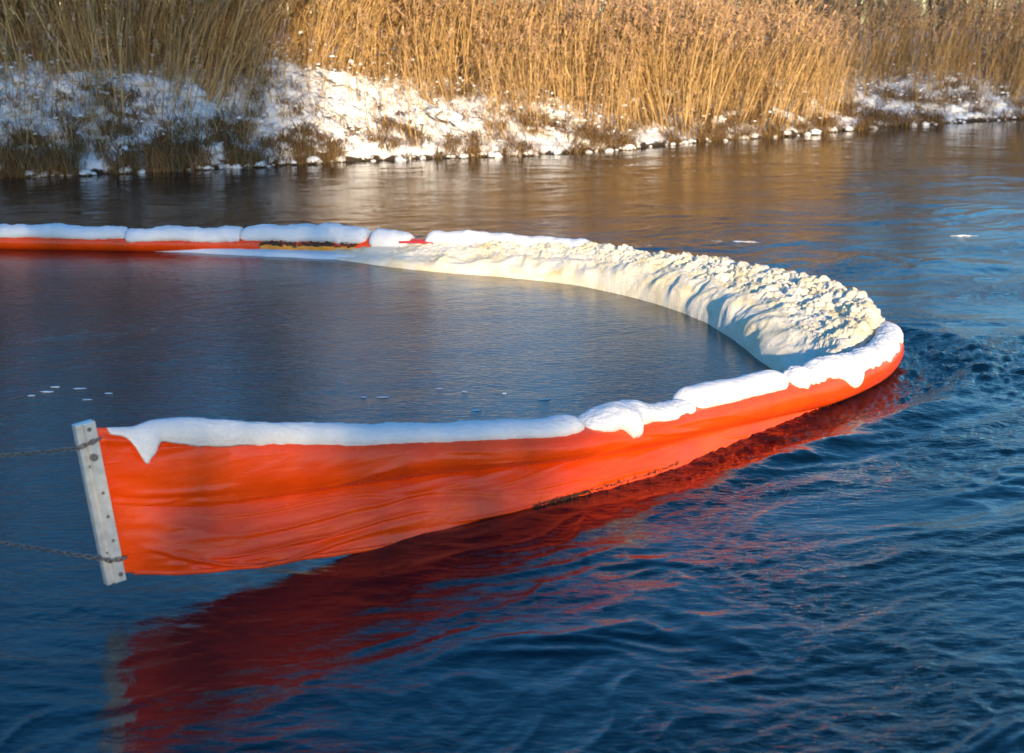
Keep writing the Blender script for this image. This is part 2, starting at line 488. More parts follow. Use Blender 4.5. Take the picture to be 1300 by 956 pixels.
def build_bank():
    t = np.concatenate([np.arange(-1.0, 6.0, 0.06), 6 + (np.linspace(0, 1, 40) ** 3) * 600])
    S = WS[:, None]; T = t[None, :]
    Z = bank_z(S, T, bank_h[:, None])
    far = sstep(10, 60, T)
    Z = Z * (1 - far) + far * (bank_h[:, None] + 0.3)
    edge = 0.22 * fbm(WS * 0.7, 3.0, 0, 4) + 0.07 * fbm(WS * 4.0, 1.0, 0, 3)
    off = T + (edge[:, None] * (T < 6) * 1.0)
    # fan the far land outwards so that the sheet reaches past the frame
    P = WP[:, None, :] + UP[None, None, :] * off[..., None]
    sp = (WS - WS.mean())[:, None] * (np.maximum(T - 6, 0) / 600) * 12
    P = P + _d[None, None, :] * sp[..., None]
    V = np.concatenate([P, Z[..., None]], -1)
    o = mesh_np('snowy_bank', V.reshape(-1, 3), grid_faces(len(WS), len(t))[:, ::-1], M['bank'])
    tag(o, kind='structure')
build_bank()

def bank_pos(px, t):
    px = np.asarray(px, float); t = np.asarray(t, float)
    s = np.interp(px, WPX, WS)
    P = np.stack([np.interp(s, WS, WP[:, c]) for c in (0, 1)], -1) + UP * t[..., None]
    z = bank_z(s, t, np.interp(s, WS, bank_h))
    return np.concatenate([P, z[..., None]], -1), s

# ------------------------------------------------------------------ reeds (nobody could count them)
def strip(pts, w, side):
    """flat ribbon: pts (n,3), widths (n), side vector"""
    pts = np.asarray(pts, float); w = np.asarray(w, float)[:, None]
    V = np.stack([pts - side * w, pts + side * w], 1).reshape(-1, 3)
    n = len(pts)
    F = [(2 * i, 2 * i + 1, 2 * i + 3) for i in range(n - 1)] + [(2 * i, 2 * i + 3, 2 * i + 2) for i in range(n - 1)]
    return V, np.array(F)

def tri_tube(P, R, sides=3):
    V, F = tube(P, R, sides)
    return V, np.vstack([F[:, [0, 1, 2]], F[:, [0, 2, 3]]])

def make_reed(rs, plume=True, leaves=5):
    """unit reed of height 1 leaning towards +x"""
    b = Bag(); col = []
    lean = rs.uniform(0.0, 0.12); curve = rs.uniform(0.0, 0.14)
    h = np.linspace(0, 1, 5)
    P = np.stack([lean * h + curve * h ** 3, 0.02 * np.sin(h * 5 + rs.uniform(0, 6)), h], 1)
    V, F = tri_tube(P, 0.0038 * (1.15 - 0.6 * h)); b.add(V, F); col.append(np.full(len(V), rs.uniform(0.35, 0.8)))
    for k in range(leaves):
        hh = rs.uniform(0.22, 0.85); base = np.array([np.interp(hh, h, P[:, c]) for c in range(3)])
        az = rs.uniform(0, 2 * math.pi); L = rs.uniform(0.12, 0.24)
        d = np.array([math.cos(az), math.sin(az), 0])
        q = np.linspace(0, 1, 4); drop = rs.uniform(0.1, 1.3)
        pts = base + d * (L * q * 0.6)[:, None] + np.array([0, 0, 1.0]) * (L * (q * 0.75 - drop * q ** 2))[:, None]
        V, F = strip(pts, 0.0048 * np.array([0.6, 1, 0.8, 0.1]), np.array([-d[1], d[0], 0.3]))
        b.add(V, F); col.append(np.full(len(V), rs.uniform(0.1, 0.85)))
    if plume:
        tip = P[-1]; dr = rs.uniform(0.3, 1.0)
        for k in range(11):
            q0 = -0.11 * rs.uniform(0, 1) + 0.01
            base = tip + np.array([0.02 * q0, 0, q0])
            az = rs.normal(0, 0.9); L = rs.uniform(0.05, 0.12)
            d = np.array([math.cos(az), math.sin(az), 0])
            q = np.linspace(0, 1, 3)
            pts = base + d * (L * q * 0.6)[:, None] + np.array([0, 0, 1.0]) * (L * (0.9 * q - dr * q ** 2))[:, None]
            V, F = strip(pts, 0.0085 * np.array([0.5, 1, 0.25]), np.array([-d[1], d[0], 0.4]))
            b.add(V, F); col.append(np.full(len(V), rs.uniform(0.9, 1.0)))
    V, F = b.get()
    return V, F, np.concatenate(col)

def make_blade(rs):
    """thin arching dead grass leaf, height about 1"""
    q = np.linspace(0, 1, 6); reach = rs.uniform(0.3, 1.0); drop = rs.uniform(0.5, 1.3)
    pts = np.stack([reach * q, 0.05 * np.sin(q * 4 + rs.uniform(0, 6)), q * 1.5 - (0.6 + drop) * q ** 2.2], 1)
    V, F = strip(pts, 0.011 * np.array([0.7, 1, 1, 0.8, 0.5, 0.1]), np.array([0, 1.0, 0.2]))
    return V, F, np.full(len(V), rs.uniform(0, 0.85))

def scatter(name, temps, pos, az, hs, leanx, leany, rnd, m, label, cat):
    """every copy of a template, rotated, scaled, leaned, joined into one mesh"""
    Vs, Fs, Cs, off = [], [], [], 0
    pick = RNG.integers(0, len(temps), len(pos))
    for k, (V, F, C) in enumerate(temps):
        i = np.where(pick == k)[0]
        if not len(i): continue
        c, s = np.cos(az[i])[:, None], np.sin(az[i])[:, None]
        v = V[None] * hs[i][:, None, None]
        # keep ribbons and stems the same thickness whatever the height of the plant
        x = v[..., 0] * c - v[..., 1] * s + v[..., 2] * leanx[i][:, None]
        y = v[..., 0] * s + v[..., 1] * c + v[..., 2] * leany[i][:, None]
        W = np.stack([x, y, v[..., 2]], -1) + pos[i][:, None, :]
        Vs.append(W.reshape(-1, 3))
        Fs.append((F[None] + (np.arange(len(i)) * len(V))[:, None, None]).reshape(-1, 3) + off)
        cc = np.where(C[None] > 0.88, C[None], np.clip(C[None] * (0.45 + 0.55 * rnd[i][:, None]) + 0.25 * (rnd[i][:, None] - 0.5), 0, 0.86))
        Cs.append(cc.ravel()); off += len(i) * len(V)
    o = mesh_np(name, np.vstack(Vs), np.vstack(Fs), m, attrs={'rnd': np.concatenate(Cs)}, smooth=False)
    tag(o, label, cat, kind='stuff')
    return o

def lean_field(px, t):
    lx = 0.35 * fbm(px * 0.008, t * 0.3, 0.3, 2) - 0.22 * sstep(300, 0, px) * sstep(1.5, 3, t)
    ly = 0.25 * fbm(px * 0.009, t * 0.3, 7.3, 2)
    return lx, ly

def build_reeds():
    rs = np.random.default_rng(5)
    n = 60000
    px = rs.uniform(-420, 1620, n); t = rs.uniform(0.05, 8.0, n)
    # nearer the far (right) end a photo pixel covers more metres: thin accordingly
    edge = np.interp(px, [-420, 0, 60, 130, 180, 240, 300, 350, 400, 450, 500, 560, 600, 650, 700, 740, 800, 1080, 1120, 1160, 1200, 1240, 1280, 1310, 1620],
                     [3.2, 3.1, 2.8, 3.3, 2.4, 2.7, 1.7, 1.8, 2.7, 3.9, 3.5, 3.3, 1.7, 2.4, 1.1, 1.5, 0.25, 0.25, 0.8, 2.2, 3.0, 1.8, 2.6, 0.4, 0.3])
    cl = fbm(px * 0.022, t * 0.9, 3.0, 3)
    p = sstep(-0.5, 0.6, t - edge + 1.7 * cl)
    p = np.maximum(p, 0.42 * sstep(-0.05, 0.3, cl) * (t > 0.15))
    p *= np.interp(t, [0, 1, 5, 8], [0.9, 1, 0.75, 0.5])
    p *= 0.4 + 0.6 * sstep(-0.3, 0.25, fbm(px * 0.04, t * 1.6, 9.0, 2))
    keep = rs.uniform(0, 1, n) < p * 0.52
    px, t = px[keep], t[keep]
    pos, s = bank_pos(px, t)
    pos[:, 2] -= 0.03
    hs = rs.normal(2.35, 0.36, len(px)).clip(1.1, 2.9) * (0.74 + 0.45 * sstep(-0.35, 0.35, fbm(px * 0.018, t * 0.6, 4.0, 3)))
    hs *= np.interp(px, [350, 520, 800, 1100, 1300], [1.17, 1.05, 1, 0.97, 0.97])
    low = (t < edge[keep] - 0.3); hs = np.where(low, hs * rs.uniform(0.35, 0.9, len(px)), hs)
    lx, ly = lean_field(px, t)
    wild = rs.uniform(0, 1, len(px)) < 0.13
    lx = lx * 1.7 + rs.normal(0, 0.13, len(px)) + wild * rs.normal(-0.15, 0.5, len(px)); ly = ly + rs.normal(0, 0.08, len(px))
    temps = [make_reed(rs, plume=(k % 7 != 0), leaves=4) for k in range(14)]
    print('reeds', len(px))
    az = rs.normal(0.3, 0.9, len(px))
    tone = np.clip(rs.uniform(0, 1, len(px)) * 0.75 + 0.25 + 0.9 * fbm(px * 0.03, t * 1.1, 15.0, 3), 0, 1)
    scatter('reed_bed', temps, pos, az, hs, lx, ly, tone, M['reed'],
            'tall dry golden reeds crowding the snowy far bank', 'reeds')
    # bent, fallen reeds lying across the snow
    n = 2600
    px = rs.uniform(-100, 1400, n); t = rs.uniform(0.3, 4.0, n)
    pos, s = bank_pos(px, t); pos[:, 2] += 0.02
    sg = np.where(rs.uniform(0, 1, n) < 0.75, -1, 1)
    scatter('fallen_reeds', [make_reed(rs, plume=False, leaves=3) for k in range(6)], pos, rs.uniform(0, 6.28, n), rs.uniform(0.35, 0.9, n),
            sg * rs.uniform(0.5, 1.7, n), rs.normal(0, 0.4, n), rs.uniform(0, 0.8, n), M['reed'],
            'bent and broken reed stalks lying over the bank snow', 'reeds')
    # hanging grass tussocks near the water
    nc = 2100
    cpx = rs.uniform(-150, 1450, nc); ct = np.abs(rs.normal(0, 1.5, nc)) + 0.03
    ct[:480] = rs.uniform(-0.02, 0.16, 480); cpx[:190] = rs.uniform(-80, 430, 190)
    ok = (fbm(cpx * 0.02, ct * 0.8, 12.0, 2) > -0.12) & ((rs.uniform(0, 1, nc) < 0.45) | (np.abs(cpx - 530) > 110))
    cpx, ct = cpx[ok], ct[ok]
    m_ = rs.integers(14, 34, len(cpx)); idx = np.repeat(np.arange(len(cpx)), m_)
    px = cpx[idx] + rs.normal(0, 4, len(idx)); t = np.maximum(ct[idx] + rs.normal(0, 0.07, len(idx)), -0.05)
    pos, s = bank_pos(px, t); pos[:, 2] -= 0.02
    size = rs.uniform(0.3, 0.75, len(cpx))[idx] * rs.uniform(0.6, 1.2, len(idx))
    az = np.where(rs.uniform(0, 1, len(idx)) < 0.6, rs.normal(-1.2, 0.8, len(idx)), rs.uniform(0, 6.28, len(idx)))
    scatter('grass_tussocks', [make_blade(rs) for k in range(10)], pos, az, size, rs.normal(0, .1, len(idx)), rs.normal(0, .1, len(idx)),
            rs.uniform(0, 1, len(idx)), M['grass'], 'dead brown grass hanging over snow near the far waterline', 'grass')
build_reeds()

def lump(seed, sx, sy, sz, amp=0.3, n=9, fr=1.6):
    """uneven rounded lump, flat below"""
    th = np.linspace(0, math.pi, n); ph = np.linspace(0, 2 * math.pi, 2 * n, endpoint=False)
    T, Pn = np.meshgrid(th, ph, indexing='ij')
    d = np.stack([np.sin(T) * np.cos(Pn), np.sin(T) * np.sin(Pn), np.cos(T)], -1)
    r = 1 + amp * fbm(d[..., 0] * fr + seed, d[..., 1] * fr, d[..., 2] * fr, 3)
    V = d * r[..., None] * np.array([sx, sy, sz])
    V[..., 2] = np.where(V[..., 2] < 0, V[..., 2] * 0.35, V[..., 2])
    F = grid_faces(n, 2 * n, wrap_m=True)
    return V.reshape(-1, 3), F

def build_reed_snow():
    """snow caught on bent reeds, in short slanting drifts"""
    rs = np.random.default_rng(21); b = Bag()
    n = 1800
    px = np.concatenate([rs.uniform(-60, 480, 680), rs.uniform(380, 820, 580), rs.uniform(820, 1130, 200), rs.uniform(1120, 1310, 340)])
    t = rs.uniform(0.2, 4.4, n)
    pos, s = bank_pos(px, t)
    for k in range(n):
        tiny = rs.uniform() < 0.62
        L = rs.uniform(0.02, 0.055) if tiny else rs.uniform(0.08, 0.24)
        V, F = lump(k * 3.7, L * rs.uniform(.8, 1.4), L, L * rs.uniform(0.5, 0.9), 0.9, 8 if tiny else 11, 2.2)
        b.add(V + pos[k] + np.array([0, 0, rs.uniform(0.1, 1.0) * rs.uniform(.2, 1) if tiny else -0.03]), F)
    for px_, t_, lift, L in [(918, 2.6, .75, .42), (940, 2.4, .55, .34), (1060, 2.6, .8, .45), (1085, 2.5, .6, .3), (863, 1.8, .8, .25), (1018, .7, .35, .45), (1030, .5, .2, .4), (505, 2.6, .35, .5),
                             (545, 2.4, .3, .45), (140, 2.4, .35, .4), (200, 2.5, .35, .35), (600, 1.2, .3, .5), (620, .8, .15, .45), (720, .7, .3, .35), (745, .6, .15, .4), (480, 1.5, .15, .6), (560, 1.0, .1, .6), (440, 1.1, .15, .5)]:
        q_, _ = bank_pos(np.array([px_]), np.array([t_])); V, F = lump(px_ * .71, L, L * .5, L * .42, 1.0, 14, 3.0)
        V[:, 2] += 0.16 * L * fbm(V[:, 0] * 9, V[:, 1] * 9, V[:, 2] * 9 + px_, 3) - 0.38 * V[:, 0]
        b.add(V + q_[0] + np.array([0, 0, lift * 0.45 - 0.05]), F)
    V, F = b.get()
    tag(mesh_np('reed_snow', V, F, M['bank_snow']), 'small snow drifts caught on bent reeds of the far bank', 'snow', kind='stuff')
build_reed_snow()

def build_stones():
    rs = np.random.default_rng(33)
    protos = []
    for k in range(4):
        V, F = lump(50 + k * 9, 0.14, 0.10, 0.085, 0.95, 9, 2.2)
        me = mesh_np('shore_stone', V, F, M['stone']); protos.append(me.data); bpy.data.objects.remove(me)
    caps = []
    for k in range(4):
        V, F = lump(50 + k * 9, 0.148, 0.108, 0.085, 0.95, 9, 2.2)
        V[:, 2] = np.maximum(V[:, 2] * 1.1, -0.035) + 0.02
        me = mesh_np('snow_cap', V, F, M['bank_snow']); caps.append(me.data); bpy.data.objects.remove(me)
    for k in range(120):
        px = rs.uniform(20, 1290); t = rs.uniform(-0.25, 0.1)
        p, _ = bank_pos(np.array([px]), np.array([t]))
        root = empty('shore_stone', (p[0][0], p[0][1], rs.uniform(-0.02, 0.05)))
        sc = (0.3 + 0.85 * rs.uniform(0, 1) ** 2) * (1.1 if 780 < px < 1080 else 1)
        root.scale = (sc, sc, sc); root.rotation_euler = (0, 0, rs.uniform(0, 6.28))
        tag(root, 'snow capped stone at the edge of the far bank', 'stone', 'snowy stones along the far waterline')
        q = rs.integers(0, 4)
        for nm, me in (('stone', protos[q]), ('snow_cap', caps[q])):
            o = bpy.data.objects.new(nm, me); COL.objects.link(o); o.parent = root
build_stones()

# ------------------------------------------------------------------ bare trees behind the reeds
def bare_tree_mesh(seed, H=9.0, r0=0.16, lean=0.05, spread=0.6):
    rs = np.random.default_rng(seed)
    tr, tw = Bag(), Bag()
    def grow(p, d, L, r, lvl):
        n = 6; pts = [p]; q = p.copy(); dd = d.copy()
        for i in range(n):
            dd = dd + rs.normal(0, 0.09 + 0.05 * lvl, 3) + np.array([0, 0, 0.03])
            dd /= np.linalg.norm(dd); q = q + dd * L / n; pts.append(q.copy())
        rad = np.linspace(r, r * 0.35, n + 1)
        V, F = tube(pts, rad, 7 if lvl == 0 else (5 if lvl == 1 else 3))
        (tr if lvl == 0 else tw).add(V, F)
        if lvl >= 3: return
        k = [9, 6, 5][lvl]
        for i in range(k):
            f = rs.uniform(0.22 if lvl == 0 else 0.15, 1.0); j = min(int(f * n), n - 1)
            b = pts[j] + (pts[j + 1] - pts[j]) * (f * n - j)
            ax = rs.normal(0, 1, 3); ax[2] *= 0.3
            nd = dd * 0.35 + ax / np.linalg.norm(ax) * spread + np.array([0, 0, 0.35])
            grow(b, nd / np.linalg.norm(nd), L * rs.uniform(0.32, 0.55), max(r * (1 - 0.65 * f) * 0.5, 0.005), lvl + 1)
    grow(np.zeros(3), np.array([lean, 0, 1.0]), H, r0, 0)
    return tr.get(), tw.get()

def build_trees():
    rs = np.random.default_rng(3)
    kinds = []
    for k, (H, r, ln, sp) in enumerate([(10, .24, .10, .6), (8, .15, -.08, .7), (11, .2, .03, .5), (5, .07, .15, .9)]):
        (V1, F1), (V2, F2) = bare_tree_mesh(100 + k, H, r, ln, sp)
        a = mesh_np('trunk', V1, F1, M['bark']); b = mesh_np('crown', V2, F2, M['bark'])
        kinds.append((a.data, b.data)); bpy.data.objects.remove(a); bpy.data.objects.remove(b)
    def put(px, t, k, sc, label, grp=None, name='bare_tree'):
        p, _ = bank_pos(np.array([px]), np.array([min(t, 9.0)]))
        q = p[0][:2] + UP * max(t - 9, 0)
        z = p[0][2] if t < 9 else np.interp(px, WPX, bank_h) + 0.1
        root = empty(name, (q[0], q[1], z - 0.1)); root.scale = (sc, sc, sc); root.rotation_euler = (0, 0, rs.uniform(0, 6.28))
        tag(root, label, 'tree' if name == 'bare_tree' else 'shrub', grp)
        for nm, me in zip(('trunk', 'crown'), kinds[k]):
            o = bpy.data.objects.new(nm, me); COL.objects.link(o); o.parent = root
    put(931, 6.5, 0, 1.0, 'thick dark leaning trunk rising behind the brightest sunlit reeds')
    put(1052, 7.5, 0, 0.9, 'dark bare tree trunk where the sunlit reeds give way to shade')
    g = 'bare trees standing behind the reeds'
    for px, t, k, sc in [(-150, 8, 1, 1.1), (90, 9, 2, .9), (250, 8, 1, .9), (400, 10, 2, .95), (475, 8, 1, 1.0), (600, 9, 2, 1.1), (695, 9, 0, .9), (845, 12, 2, .9),
                         (985, 16, 1, 1), (1130, 12, 2, 1), (1210, 10, 1, 1), (1290, 15, 2, 1.1), (1370, 9, 1, 1), (1480, 12, 0, 1),
                         (-300, 11, 2, .9), (-220, 9, 0, .8), (-60, 12, 2, 1), (20, 10, 1, 1.1), (150, 13, 0, .8), (200, 10, 2, .75), (320, 12, 1, 1.2), (360, 9, 2, .7), (530, 13, 1, 1), (650, 14, 2, .9), (760, 11, 1, .9)]:
        put(px, t, k, sc, 'bare leafless tree standing behind the reed bed', g)
    g = 'leafless shrubs behind the shaded reeds'
    for i in range(46):
        put(rs.uniform(1060, 1420), rs.uniform(5, 11), 3, rs.uniform(.7, 1.35), 'leafless twiggy shrub tangled behind the shaded reeds', g, 'bare_shrub')
    # wood on the far side of the snow field
    b = Bag()
    for i in range(420):
        px = rs.uniform(-500, 2300); dist = rs.uniform(70, 150)
        i0 = np.interp(px, WPX, WS); P = np.array([np.interp(i0, WS, WP[:, c]) for c in (0, 1)]) + UP * dist + _d * (px - 650) * dist * 0.0007
        h = rs.uniform(6, 13); r = rs.uniform(0.08, 0.2)
        pts = [np.array([P[0], P[1], 0.6])]
        for j in range(4): pts.append(pts[-1] + np.array([rs.normal(0, .25), rs.normal(0, .25), h / 4]))
        b.add(*tube(pts, np.linspace(r, r * .3, 5), 4))
        for j in range(26):
            f = rs.uniform(0.15, 0.98) * 4; jj = min(int(f), 3); q = pts[jj] + (pts[jj + 1] - pts[jj]) * (f - jj)
            a = rs.uniform(0, 6.28); L = rs.uniform(0.8, 2.4)
            e = q + np.array([math.cos(a) * L * .6, math.sin(a) * L * .6, L * .8]); mid = (q + e) / 2 + rs.normal(0, .15, 3)
            b.add(*tube([q, mid, e], [0.05, 0.04, 0.015], 3))
    V, F = b.get()
    tag(mesh_np('distant_wood', V, F, M['bark']), 'far wood of bare trees across the snow field', 'wood', kind='stuff')
build_trees()

# ------------------------------------------------------------------ near bank behind the camera, with the birches that shade the left side
def build_near_side():
    x = np.linspace(-160, 160, 120); y = np.linspace(-260, 2.6, 110)
    X, Y = np.meshgrid(x, y, indexing='ij')
    Z = 1.5 * sstep(2.6, -3.5, Y) - 0.4 + 0.25 * fbm(X * 0.2, Y * 0.2, 0, 3)
    o = mesh_np('near_bank', np.stack([X, Y, Z], -1).reshape(-1, 3), grid_faces(len(x), len(y)), M['bank_snow'])
    tag(o, kind='structure')
    rs = np.random.default_rng(9)
    H, R = 27.0, 1.4
    b = Bag()
    for k in range(1650):
        z = rs.uniform(16.5, H - 0.2) if rs.uniform() < 0.62 else rs.uniform(7.5, 16.5)
        r_ = R * math.sqrt(rs.uniform()) * np.interp(z, [7, 9, 24, H], [.7, 1, 1, .35]); a = rs.uniform(0, 6.28)
        p0 = np.array([r_ * math.cos(a), r_ * math.sin(a), z]); d = np.array([math.cos(a), math.sin(a), 0]) * .6 + rs.normal(0, .5, 3); d[2] = abs(d[2]) + .25
        d /= np.linalg.norm(d); q = np.linspace(-.5, .5, 4) * .9
        pts = p0 + d * q[:, None]; sd = np.cross(d, rs.normal(0, 1, 3)); sd /= np.linalg.norm(sd)
        V, F = strip(pts, 0.022 * np.array([.8, 1.0, .9, .2]), sd); b.add(V, F)
    V, F = b.get(); c_o = mesh_np('crown', V, F, M['bark'], smooth=False); cm = c_o.data; bpy.data.objects.remove(c_o)
    V, F = tube([(0, 0, -0.5), (0, 0, 8), (0.1, 0, 17), (0, 0, H - .3)], [.15, .12, .08, .02], 8)
    t_o = mesh_np('trunk', V, F, M['bark']); tm = t_o.data; bpy.data.objects.remove(t_o)
    # edge of the wood: the line of the shadow seen on boom and bank, followed back towards the sun
    e0, e1 = gp(745, 630)[:2], gp(395, 206)[:2]
    dirs = np.array(SUN_AZ) / np.linalg.norm(SUN_AZ); perp = np.array([dirs[1], -dirs[0]])   # perp points to -x
    spots = []
    for row, back in enumerate((44, 48, 52)):
        base = e0 + dirs * (back + e0[1])
        for i in range(11):
            spots.append((base + perp * (0.9 + 1.9 * i + (row % 2) * 0.6 + rs.uniform(-.25, .25)), rs.uniform(0.97, 1.06)))
    # second group: shade on the far right end of the bank
    r0 = gp(1085, 165)[:2]
    for row, back in enumerate((46,)):
        base = r0 + dirs * (back + r0[1])
        for i in range(8):
            spots.append((base - perp * (1.2 + 1.9 * i + row * 0.7), rs.uniform(0.95, 1.08)))
    for P, sc in spots:
        root = empty('birch_tree', (P[0], P[1], 1.05)); root.scale = (sc, sc, sc); root.rotation_euler = (0, 0, rs.uniform(0, 6.28))
        tag(root, 'tall slender bare birch on the near bank', 'tree', 'slender birches on the near bank')
        for nm, me in (('trunk', tm), ('crown', cm)):
            o = bpy.data.objects.new(nm, me); COL.objects.link(o); o.parent = root
build_near_side()

# ------------------------------------------------------------------ containment boom
boom = empty('containment_boom', tuple(boom_pt(0, 0.0, 0.0)))
tag(boom, 'long orange floating boom curving across the dark river', 'boom')

_fr = np.random.default_rng(77)
FOLDS = [(_fr.uniform(0, 5.5) ** 1.0, _fr.uniform(0.25, 0.8), _fr.uniform(0.0, 0.46), _fr.normal(0, 0.10), _fr.uniform(0.011, 0.028), _fr.uniform(0.010, 0.024))
         for _ in range(24)]
FOLDS += [(q[0], q[1], q[2] + 2.56, q[3], q[4], q[5]) for q in [(_fr.uniform(0, 5.5), _fr.uniform(0.3, 0.9), _fr.uniform(0.0, 0.42), _fr.normal(0, 0.08),
          _fr.uniform(0.010, 0.024), _fr.uniform(0.009, 0.020)) for _ in range(22)]]

def folds(s, z):
    f = 0
    for sc_, ln, z0, sl, wd, am in FOLDS:
        d = (z - z0 - sl * (s - sc_) - 0.015 * np.sin((s - sc_) * 5)) / wd
        f = f + am * np.exp(-((s - sc_) / ln) ** 4) * (1 - ((s - sc_) / ln).clip(-1, 1) ** 2) * (d * 0.9 + 0.35) * np.exp(-d * d * np.where(d > 0, 2.2, 0.5))
    return f

def wr(s, z, k=1.0):
    """folds of the slack sheet, mostly running lengthwise"""
    amp = np.interp(s, [0, 1.0, 3.0, 5.0, 8, 40], [1.0, 1.0, 0.75, 0.45, 0.25, 0.25])
    w = 0.016 * fbm(s * 1.1 + 0.4 * z, z * 7.0 - s * 0.5, 1.5, 3)
    w = w + 0.020 * (0.35 - np.abs(perlin(s * 0.9 + 2, z * 6.0 + s * 0.7, 4.4)))
    w = w + 0.006 * (0.3 - np.abs(perlin(s * 3.1, z * 13 - s * 1.6, 8.8)))
    g = np.exp(-(s / 0.16) ** 2)
    w = w + g * 0.010 * np.sin(z * 42 + 3 * np.sin(z * 13))
    return (w * 1.15 + 2.0 * folds(s, z)) * amp * k * sstep(0.0, 0.05, s)

def build_boom():
    n = len(BS); idx = np.arange(n)
    m = 96
    ph = np.linspace(0, 2 * math.pi, m, endpoint=False)           # from the top, towards the outside
    S = BS[:, None]
    a, b_, zc = FA[:, None], FB[:, None], FZ[:, None]
    nn = a * np.sin(ph)[None]; zz = zc + b_ * np.cos(ph)[None]
    d = wr(S, zz - crease[:, None]) * 0.8
    nn = nn + d * np.sin(ph)[None]; zz = zz + 0.4 * d * np.cos(ph)[None]
    V = boom_pt(np.repeat(idx[:, None], m, 1), nn, zz)
    mesh_np('float_sleeve', V.reshape(-1, 3), grid_faces(n, m, wrap_m=True)[:, ::-1], M['pvc'], boom)
    # skirt: a sheet hanging from the lowest line of the sleeve, streaming outwards
    mm = 58; v = np.linspace(0, 1, mm)[None]
    z0 = crease[:, None] + 0.012; z1 = hem_z[:, None]; n1 = hem_n[:, None]
    zz = z0 + (z1 - z0) * v
    nn = n1 * (v ** 0.85) + 0.025 * np.sin(v * math.pi) + wr(S, -v * 0.42 + 3.0, 1.3) * np.sin(np.clip(v, 0, 1) * math.pi * 0.5)
    nn = np.where(S < 0.3, nn * (S / 0.3), nn)
    I = np.repeat(idx[:, None], mm, 1)
    Vf = boom_pt(I, nn + 0.005, zz); Vb = boom_pt(I, nn - 0.005, zz)
    V = np.concatenate([Vf, Vb[:, ::-1]], 1)
    mesh_np('skirt', V.reshape(-1, 3), grid_faces(n, 2 * mm, wrap_m=True)[:, ::-1], M['pvc'], boom)
    # rope hem along the foot of the skirt
    k = BS < KS[8]
    P = boom_pt(idx[k], nn[k][:, -1], hem_z[k] + 0.002)
    mesh_np('hem', *tube(P[4:], 0.016, 8), M['pvc'], boom)
    return nn
build_boom()

# end plate
def build_plate():
    o = BP[0]; t3 = np.array([BT[0, 0], BT[0, 1], 0]); n3 = np.array([BN[0, 0], BN[0, 1], 0]); up = np.array([0, 0, 1.0])
    prof = np.array([(-.104, -.022), (.006, -.022), (.006, .034), (-.058, .036), (-.064, .018), (-.070, .018), (-.075, .027), (-.099, .027), (-.104, .023)])
    zb, zt = 0.165, 1.105
    rows = []
    for z in (zb, zb + .004, zt - .004, zt):
        k = 0.97 if z in (zb, zt) else 1.0
        for (u, w) in prof * [1, k]:
            uu = u - (z - 0.62) * LEAN
            rows.append(np.array([o[0], o[1], 0]) + t3 * uu + n3 * w + up * (z + u * 0.10))
    m = len(prof); F = [list(f) for f in grid_faces(4, m, wrap_m=True)]
    me = bpy.data.meshes.new('end_plate')
    me.from_pydata([tuple(r) for r in rows], [], [tuple(f) for f in F] + [tuple(range(m))[::-1], tuple(range(3 * m, 4 * m))])
    me.materials.append(M['alu'])
    plate = bpy.data.objects.new('end_plate', me); COL.objects.link(plate); plate.parent = boom
    plate.matrix_parent_inverse = boom.matrix_basis.inverted()
    # recalc normals so that the faces look outwards
    import bmesh
    bm = bmesh.new(); bm.from_mesh(me); bmesh.ops.recalc_face_normals(bm, faces=bm.faces); bm.to_mesh(me); bm.free()
    def at(u, z, w=.034):
        return np.array([o[0], o[1], 0]) + t3 * (u - (z - .62) * LEAN) + n3 * w + up * (z + u * .10)
    for u, z, r, h in [(-.035, 1.07, .012, .008), (-.035, 1.0, .016, .02), (-.045, .915, .020, .03), (-.067, .86, .007, .005), (-.03, .70, .009, .01),
                       (-.028, .56, .009, .01), (-.026, .415, .009, .01), (-.067, .35, .007, .006), (-.022, .21, .013, .01)]:
        w0 = .018 if u < -.06 else .0335
        b = Bag(); c = at(u, z, w0)
        V, F = tube([c, c + n3 * h, c + n3 * h * 1.05], [r, r, r * 0.15], 8); b.add(V, F)
        V, F = b.get()
        ob = mesh_np('bolt', V, F, M['steel'], plate, smooth=False)
        
    return at
plate_at = build_plate()

# mooring chains, from the plate to a pile standing in the river to the left
def link_mesh():
    L, W, r = 0.018, 0.0115, 0.0042
    pts = []
    for a in np.linspace(0, 2 * math.pi, 12, endpoint=False):
        pts.append((L * (1 if math.cos(a) > 0 else -1) * (abs(math.cos(a)) > 1e-6) * 0.55 + W * math.cos(a), W * math.sin(a), 0))
    P = np.array(pts); n = len(P)
    T = np.roll(P, -1, 0) - np.roll(P, 1, 0); T /= np.linalg.norm(T, axis=1)[:, None]
    A = np.cross(T, [0, 0, 1.0]); a = np.arange(5) * 2 * math.pi / 5
    V = P[:, None] + r * (np.cos(a)[None, :, None] * A[:, None] + np.sin(a)[None, :, None] * np.array([0, 0, 1.0]))
    return V.reshape(-1, 3), grid_faces(n, 5, wrap_m=True, wrap_n=True)

